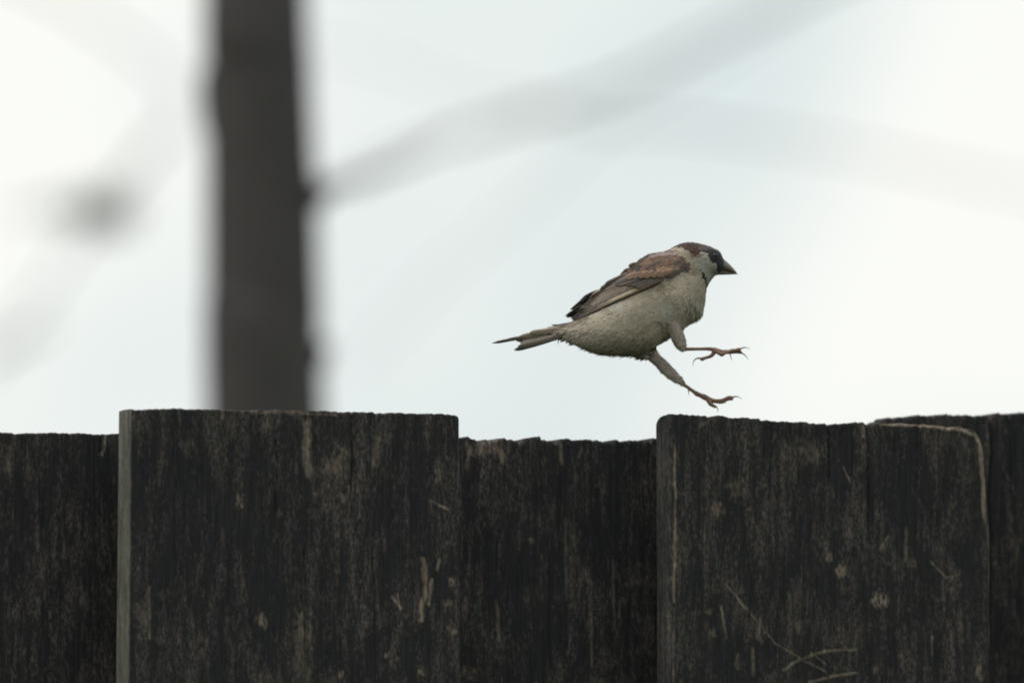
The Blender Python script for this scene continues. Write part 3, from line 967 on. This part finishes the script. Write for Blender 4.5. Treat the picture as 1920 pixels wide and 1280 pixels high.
def feather(name, parent, base, tip, width, layer, dark, edge, mirror=False, shift=(0, 0), bend=0.0, edge_w=.48, tipround=.22, na=16, mc=9, lowedge=None, yfun=None):
    bx, by = base; tx, ty = tip
    L_ = math.hypot(tx - bx, ty - by); dx, dy = (tx - bx) / L_, (ty - by) / L_
    nx, ny = dy, -dx
    V, C, F = [], [], []
    for i in range(na + 1):
        t = i / na
        wf = min(1, (t / .18 + .25)) if t < .18 else 1.0
        if t > 1 - tipround:
            e = (t - (1 - tipround)) / tipround
            wf *= math.sqrt(max(0.0, 1 - e * e * .985))
        for j in range(mc):
            s = -1 + 2 * j / (mc - 1)
            px_ = bx + dx * L_ * t + nx * width * .5 * wf * s + nx * bend * math.sin(math.pi * t)
            py_ = by + dy * L_ * t + ny * width * .5 * wf * s + ny * bend * math.sin(math.pi * t)
            p = Bp(px_, py_)
            y = (yfun(px_, py_) * KU) if yfun else surf_y(p[0], p[2])
            y = y - (layer * KU) - (1 - s * s) * 5 * KU + (.6 * KU if (i + j) % 2 else 0)
            if mirror:
                y = -y
            p = Bp(px_ + shift[0], py_ + shift[1]); V.append((p[0], y, p[2]))
            ed = abs(s)
            f = min(1, max(0, (ed - (1 - edge_w)) / (edge_w * .6)))
            ec = edge if (s > 0 or lowedge is None) else lowedge
            jit_ = 1 + .28 * (float(TAB[(i * 2 + int(bx)) % 256, (j * 7 + int(by)) % 256]) - .5)
            cc = np.array(dark) * (1 - f) + np.array(ec) * f
            if abs(s) < .12: cc = cc * .7
            C.append(cc * jit_)
    for i in range(na):
        for j in range(mc - 1):
            a = i * mc + j
            q_ = (a, a + 1, a + mc + 1, a + mc)
            F.append(q_[::-1] if mirror else q_)
    # give the blade thickness
    o = mesh_obj(name, V, F, M_FEATHER, parent, True, None, np.array(C))
    m = o.modifiers.new('thickness', 'SOLIDIFY'); m.thickness = .00018; m.offset = 0
    return o


DK = (0.075, 0.060, 0.050); BF = (0.44, 0.35, 0.25); BR = (0.21, 0.165, 0.135); OR = (0.33, 0.225, 0.145); BLK = (0.028, 0.025, 0.025)
GR = (0.155, 0.128, 0.108)
# name, base, tip, width, layer, dark, upper edge, lower edge
WING = [
    ('primary_feather', (1225, 345), (615, 606), 40, 10, BLK, DK, BLK), ('primary_feather', (1220, 340), (606, 596), 40, 13, DK, BR, BLK),
    ('primary_feather', (1210, 338), (640, 572), 36, 16, DK, BR, BR), ('primary_feather', (1200, 342), (700, 560), 34, 19, DK, BF, BLK),
    ('primary_feather', (1190, 346), (770, 528), 32, 22, BR, BF, DK), ('primary_feather', (1180, 350), (840, 495), 28, 24, BF, BF, DK),
    ('secondary_feather', (1150, 340), (640, 552), 42, 25, BLK, BR, BLK), ('secondary_feather', (1140, 336), (665, 530), 42, 28, BR, BR, DK),
    ('secondary_feather', (1130, 332), (690, 508), 44, 31, GR, BR, DK), ('secondary_feather', (1115, 330), (712, 486), 46, 34, GR, BR, DK),
    ('tertial_feather', (1090, 328), (728, 462), 48, 37, DK, OR, GR), ('tertial_feather', (1050, 325), (742, 446), 46, 40, DK, OR, BF),
    ('tertial_feather', (1010, 318), (800, 400), 40, 43, DK, OR, BR), ('tertial_feather', (985, 300), (832, 372), 36, 45, DK, OR, BR),
    ('covert_feather', (1232, 330), (1040, 402), 32, 46, DK, (0.30, 0.215, 0.14), DK), ('covert_feather', (1200, 322), (1010, 384), 38, 48, DK, GR, DK),
    ('covert_feather', (1160, 318), (965, 374), 40, 50, BLK, GR, DK), ('covert_feather', (1110, 318), (925, 366), 40, 52, BLK, BR, DK),
    ('covert_feather', (1060, 326), (912, 372), 32, 54, BLK, OR, DK), ('covert_feather', (1020, 330), (900, 376), 26, 56, BLK, OR, DK),
] + [('median_covert_feather', (x_ + 66, y_ - 30), (x_ + (i_ * 37 % 11) - 5, y_ - 3 + (i_ * 53 % 9)), 30 + (i_ * 29 % 9), 58 + i_ * .8, (0.155, 0.090, 0.060), ((0.30, 0.19, 0.12), (0.34, 0.25, 0.17))[i_ % 2], ((0.27, 0.155, 0.10), (0.20, 0.13, 0.09))[i_ % 2])
     for i_, (x_, y_) in enumerate(((1222, 312), (1180, 318), (1138, 322), (1096, 323), (1054, 324), (1012, 326), (975, 332)))]
SHOULDER = [(1395, 245), (1380, 285), (1290, 308), (1225, 330), (1110, 345), (960, 345), (905, 325), (960, 285), (1040, 225), (1110, 190), (1200, 180), (1320, 190)]
for mirror in (False, True):
    # the shoulder shell carries the flight feathers
    V, F = [], []
    n_ = 22
    cx, cy = 1165, 265
    ringpts = spline(np.array(SHOULDER + [SHOULDER[0]], float), 48)
    for i in range(n_ // 2 + 1):
        f = i / (n_ // 2)
        for k in range(47):
            px_ = cx + (ringpts[k, 0] - cx) * max(f, .02); py_ = cy + (ringpts[k, 1] - cy) * max(f, .02)
            p = Bp(px_, py_)
            y = surf_y(p[0], p[2]) - 14 * KU * math.sqrt(max(0, 1 - f * f))
            V.append((p[0], -y if mirror else y, p[2]))
    for i in range(n_ // 2):
        for k in range(47):
            a = i * 47 + k; b = i * 47 + (k + 1) % 47
            q_ = (a, b, b + 47, a + 47)
            F.append(q_ if mirror else q_[::-1])
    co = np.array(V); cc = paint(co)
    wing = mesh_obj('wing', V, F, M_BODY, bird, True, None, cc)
    sh0 = (-38, -20) if mirror else (0, 0)
    for nm, b_, t_, w_, ly, dk, eg, lo in WING:
        sh = sh0 if nm[:3] in ('pri', 'sec') else (0, 0)
        feather(nm, wing, b_, t_, w_, ly, (BLK if mirror and 'covert' not in nm else dk), (DK if mirror else eg), mirror, sh, 0 if nm != 'primary_feather' else -4, lowedge=lo)
    # lesser coverts: rows of small overlapping feathers over the shoulder
    V, F, C = [], [], []
    rs = np.random.default_rng(12)
    pts = []
    while len(pts) < 520:
        x_, y_ = rs.uniform(890, 1400), rs.uniform(150, 345)
        if inpoly(np.array([x_]), np.array([y_]), SHOULDER)[0] and x_ > 975: pts.append((x_, y_))
    pts.sort(key=lambda p: -(p[0] * -.9 + p[1] * .43))
    pts = pts[::-1] if False else pts
    for x_, y_ in pts:
        p = Bp(x_, y_); ysf = surf_y(p[0], p[2])
        ff = min(1.0, math.hypot((x_ - cx) / 230, (y_ - cy) / 80))
        lift_ = 14 * math.sqrt(1 - ff * ff) + 3
        ang = math.atan2(.43, -.9) + rs.normal(0, .10)
        dx, dy = math.cos(ang), math.sin(ang); L_ = rs.uniform(40, 60); W_ = rs.uniform(18, 25)
        pm = Bp(x_ + dx * L_ * .6, y_ + dy * L_ * .6)
        cbase = paint(np.array([[pm[0], ysf, pm[2]]]), 6)[0] * rs.normal(1, .12)
        st = len(V)
        for t, wf, up in ((0, .4, 0), (.4, 1, 4), (.78, .9, 7), (1, .25, 7)):
            for sg in (-1, 0, 1):
                qx = x_ + dx * L_ * t - dy * W_ * .5 * wf * sg; qy = y_ + dy * L_ * t + dx * W_ * .5 * wf * sg
                pp = Bp(qx, qy); yy = surf_y(pp[0], pp[2]) - (lift_ + up - 2 * abs(sg)) * KU
                V.append((pp[0], -yy if mirror else yy, pp[2]))
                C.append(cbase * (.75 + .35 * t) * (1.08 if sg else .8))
        for i in range(3):
            for j in range(2):
                a = st + i * 3 + j
                F.append((a, a + 1, a + 4, a + 3))
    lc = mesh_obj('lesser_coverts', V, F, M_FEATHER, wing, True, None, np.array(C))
    lc['kind'] = 'stuff'

# ---- tail
tail_pts = spline(np.array([[700, 655, 46, 60], [640, 655, 42, 62], [580, 664, 34, 58], [520, 676, 24, 46], [470, 688, 12, 30]], float), 14)
V, F = [], []
for x_, y_, h_, w_ in tail_pts:
    for k in range(16):
        a = 2 * math.pi * k / 16
        V.append(Bp(x_ + h_ * math.cos(a) * .2, y_ - h_ * math.cos(a), w_ * math.sin(a)))
for i in range(len(tail_pts) - 1):
    for k in range(16):
        a = i * 16 + k; b = i * 16 + (k + 1) % 16
        F.append((a, b, b + 16, a + 16))
F.append(tuple(range(16))[::-1]); e = (len(tail_pts) - 1) * 16; F.append(tuple(e + k for k in range(16)))
tail = mesh_obj('tail', V, F, M_BODY, bird, True, None, np.array([[.22, .19, .15]] * len(V)))
TB = (0.24, 0.20, 0.16)
# base, tip, width, depth(y), dark, edge
TAIL = [((640, 632), (80, 756), 20, 45, BLK, DK), ((640, 632), (150, 742), 24, 38, DK, DK), ((640, 628), (245, 722), 30, 10, TB, TB),
        ((640, 634), (262, 715), 32, -15, TB, BF), ((630, 640), (330, 690), 34, -30, TB, BF), ((620, 662), (240, 742), 30, 25, BLK, BLK),
        ((620, 672), (262, 748), 34, 5, BLK, DK), ((610, 680), (268, 762), 34, -20, GR, TB), ((600, 690), (226, 806), 30, -34, DK, BLK),
        ((600, 686), (252, 782), 34, -42, GR, TB)]
for b_, t_, w_, yy, dk, eg in TAIL:
    feather('tail_feather', tail, b_, t_, w_, 0, dk, eg, bend=6, tipround=.16, yfun=lambda x_, y_, yy=yy: yy + (640 - x_) * .02 * (1 if yy > 0 else -1))

# ---- beak
def mandible(name, rows):
    V, F = [], []
    q = spline(np.array(rows, float), 22)
    n_ = 18
    for xt, yt, xb, yb, w_ in q:
        for k in range(n_):
            a = 2 * math.pi * k / n_
            c_ = math.cos(a)
            x_ = (xt + xb) / 2 + (xt - xb) / 2 * c_; y_ = (yt + yb) / 2 + (yt - yb) / 2 * c_
            V.append(Bp(x_, y_, w_ * math.sin(a) * (1 - .25 * abs(c_))))
    for i in range(len(q) - 1):
        for k in range(n_):
            a = i * n_ + k; b = i * n_ + (k + 1) % n_
            F.append((a, b, b + n_, a + n_))
    F.append(tuple(range(n_))[::-1]); e = (len(q) - 1) * n_; F.append(tuple(e + k for k in range(n_)))
    return mesh_obj(name, V, F, M_BEAK, bird)


mandible('upper_beak', [(1606, 186, 1585, 268, 50), (1634, 204, 1604, 270, 46), (1660, 226, 1632, 276, 38), (1686, 252, 1664, 283, 26), (1706, 277, 1694, 291, 13), (1720, 299, 1716, 301, 2)])
mandible('lower_beak', [(1586, 264, 1572, 304, 44), (1604, 268, 1592, 303, 40), (1634, 275, 1626, 302, 31), (1664, 282, 1658, 301, 20), (1694, 290, 1692, 299, 9), (1711, 295, 1710, 298, 2)])

# ---- eyes
for s in (-1, 1):
    p = Bp(1562, 176)
    hit = bvh.ray_cast(Vector((p[0], .2 * s, p[2])), Vector((0, -s, 0)))
    yy = hit[0].y if hit[0] else s * 90 * KU
    bm = bmesh.new()
    bmesh.ops.create_uvsphere(bm, u_segments=20, v_segments=14, radius=15 * KU)
    for v in bm.verts:
        v.co = Vector((p[0] + v.co.x, yy + s * 4 * KU + v.co.y * .7, p[2] + v.co.z))
    for f in bm.faces: f.smooth = True
    me = bpy.data.meshes.new('eye'); bm.to_mesh(me); bm.free(); me.materials.append(M_EYE)
    o = bpy.data.objects.new('eye', me); COL.objects.link(o); o.parent = bird


# ---- legs: tarsus and toes as one skin, claws as their own pieces
def f4(x, y):
    return 1351 + .4444 * x, 675.6 + .4444 * y


def leg(chains, claws, y0, y_):
    V, F = [], []
    for pts in chains:
        s = spline([(*f4(p[0], p[1]), y0 + p[2], p[3] * .52) for p in pts], 8 * len(pts))
        tube(V, F, [Bp(a, b, c) for a, b, c, d in s], [d * KU for d in s[:, 3]], 12)
    me = remesh('leg', V, F, 0.00022, 3)
    me.polygons.foreach_set('use_smooth', [True] * len(me.polygons))
    me.materials.clear(); me.materials.append(M_LEG)
    o = bpy.data.objects.new('leg', me); COL.objects.link(o); o.parent = bird
    for pts, r0 in claws:
        V, F = [], []
        s = spline([(*f4(p[0], p[1]), y0 + p[2]) for p in pts], 14)
        rr = np.linspace(r0, .8, 14) * .4444 * KU
        tube(V, F, [Bp(a, b, c) for a, b, c in s], rr, 8)
        mesh_obj('claw', V, F, M_CLAW, o)
    return o


# x, y (enlarged foot view), depth, radius
leg([[(-60, 260, 0, 30), (40, 284, 0, 24), (140, 286, 0, 22), (280, 284, 0, 21), (400, 284, 0, 24), (490, 300, 0, 30)],
     [(470, 295, 0, 32), (540, 315, 4, 30), (600, 325, 5, 24), (640, 325, 5, 27), (690, 322, 5, 23), (740, 312, 5, 27), (790, 305, 5, 23), (835, 296, 5, 27), (872, 292, 5, 22)],
     [(480, 310, 0, 30), (560, 345, 25, 30), (590, 352, 28, 32), (650, 335, 30, 22), (720, 330, 32, 24), (790, 328, 34, 20), (850, 325, 36, 25), (888, 340, 37, 16)],
     [(480, 310, 0, 30), (555, 350, -28, 28), (585, 365, -30, 32), (640, 345, -32, 20), (700, 335, -34, 20)],
     [(480, 315, 0, 34), (460, 350, 0, 28), (430, 385, 0, 24), (385, 405, 0, 22), (340, 418, 0, 20), (290, 435, 0, 26), (262, 428, 0, 15)]],
    [([(862, 282, 5), (920, 262, 5), (975, 265, 5), (1015, 295, 5)], 12), ([(880, 338, 37), (930, 370, 37), (965, 410, 37), (988, 452, 37)], 12),
     ([(700, 330, -34), (712, 380, -34), (726, 430, -34), (742, 475, -34)], 12), ([(272, 425, 0), (215, 425, 0), (175, 452, 0), (155, 495, 0), (153, 555, 0)], 14)], -112, 0)
leg([[(-110, 715, 0, 34), (-20, 785, 0, 26), (60, 830, 0, 23), (130, 880, 0, 23), (180, 915, 0, 26), (215, 940, 0, 33), (265, 962, 0, 30), (330, 990, 0, 38), (390, 1020, 0, 34)],
     [(370, 1010, 0, 34), (430, 1035, 0, 30), (490, 1048, 0, 28), (545, 1054, 0, 31), (600, 1050, 0, 34), (650, 1025, 0, 29), (695, 1008, 0, 32), (735, 1006, 0, 30), (765, 1014, 0, 27)],
     [(375, 1015, 0, 32), (400, 1060, -14, 30), (425, 1095, -18, 30), (460, 1120, -20, 22), (500, 1142, -22, 20)],
     [(375, 1015, 0, 30), (430, 1040, 26, 28), (500, 1052, 40, 24), (560, 1060, 48, 24), (620, 1052, 54, 22)],
     [(200, 930, 0, 24), (150, 895, 8, 22), (105, 865, 14, 18), (95, 862, 14, 14)]],
    [([(760, 992, 0), (810, 980, 0), (860, 998, 0), (912, 1032, 0)], 13), ([(498, 1135, -22), (522, 1150, -22), (530, 1185, -22), (537, 1228, -22)], 13),
     ([(98, 862, 14), (92, 900, 14), (94, 935, 14), (102, 968, 14)], 13), ([(615, 1050, 54), (650, 1065, 54), (668, 1080, 54)], 11)], 72, 0)
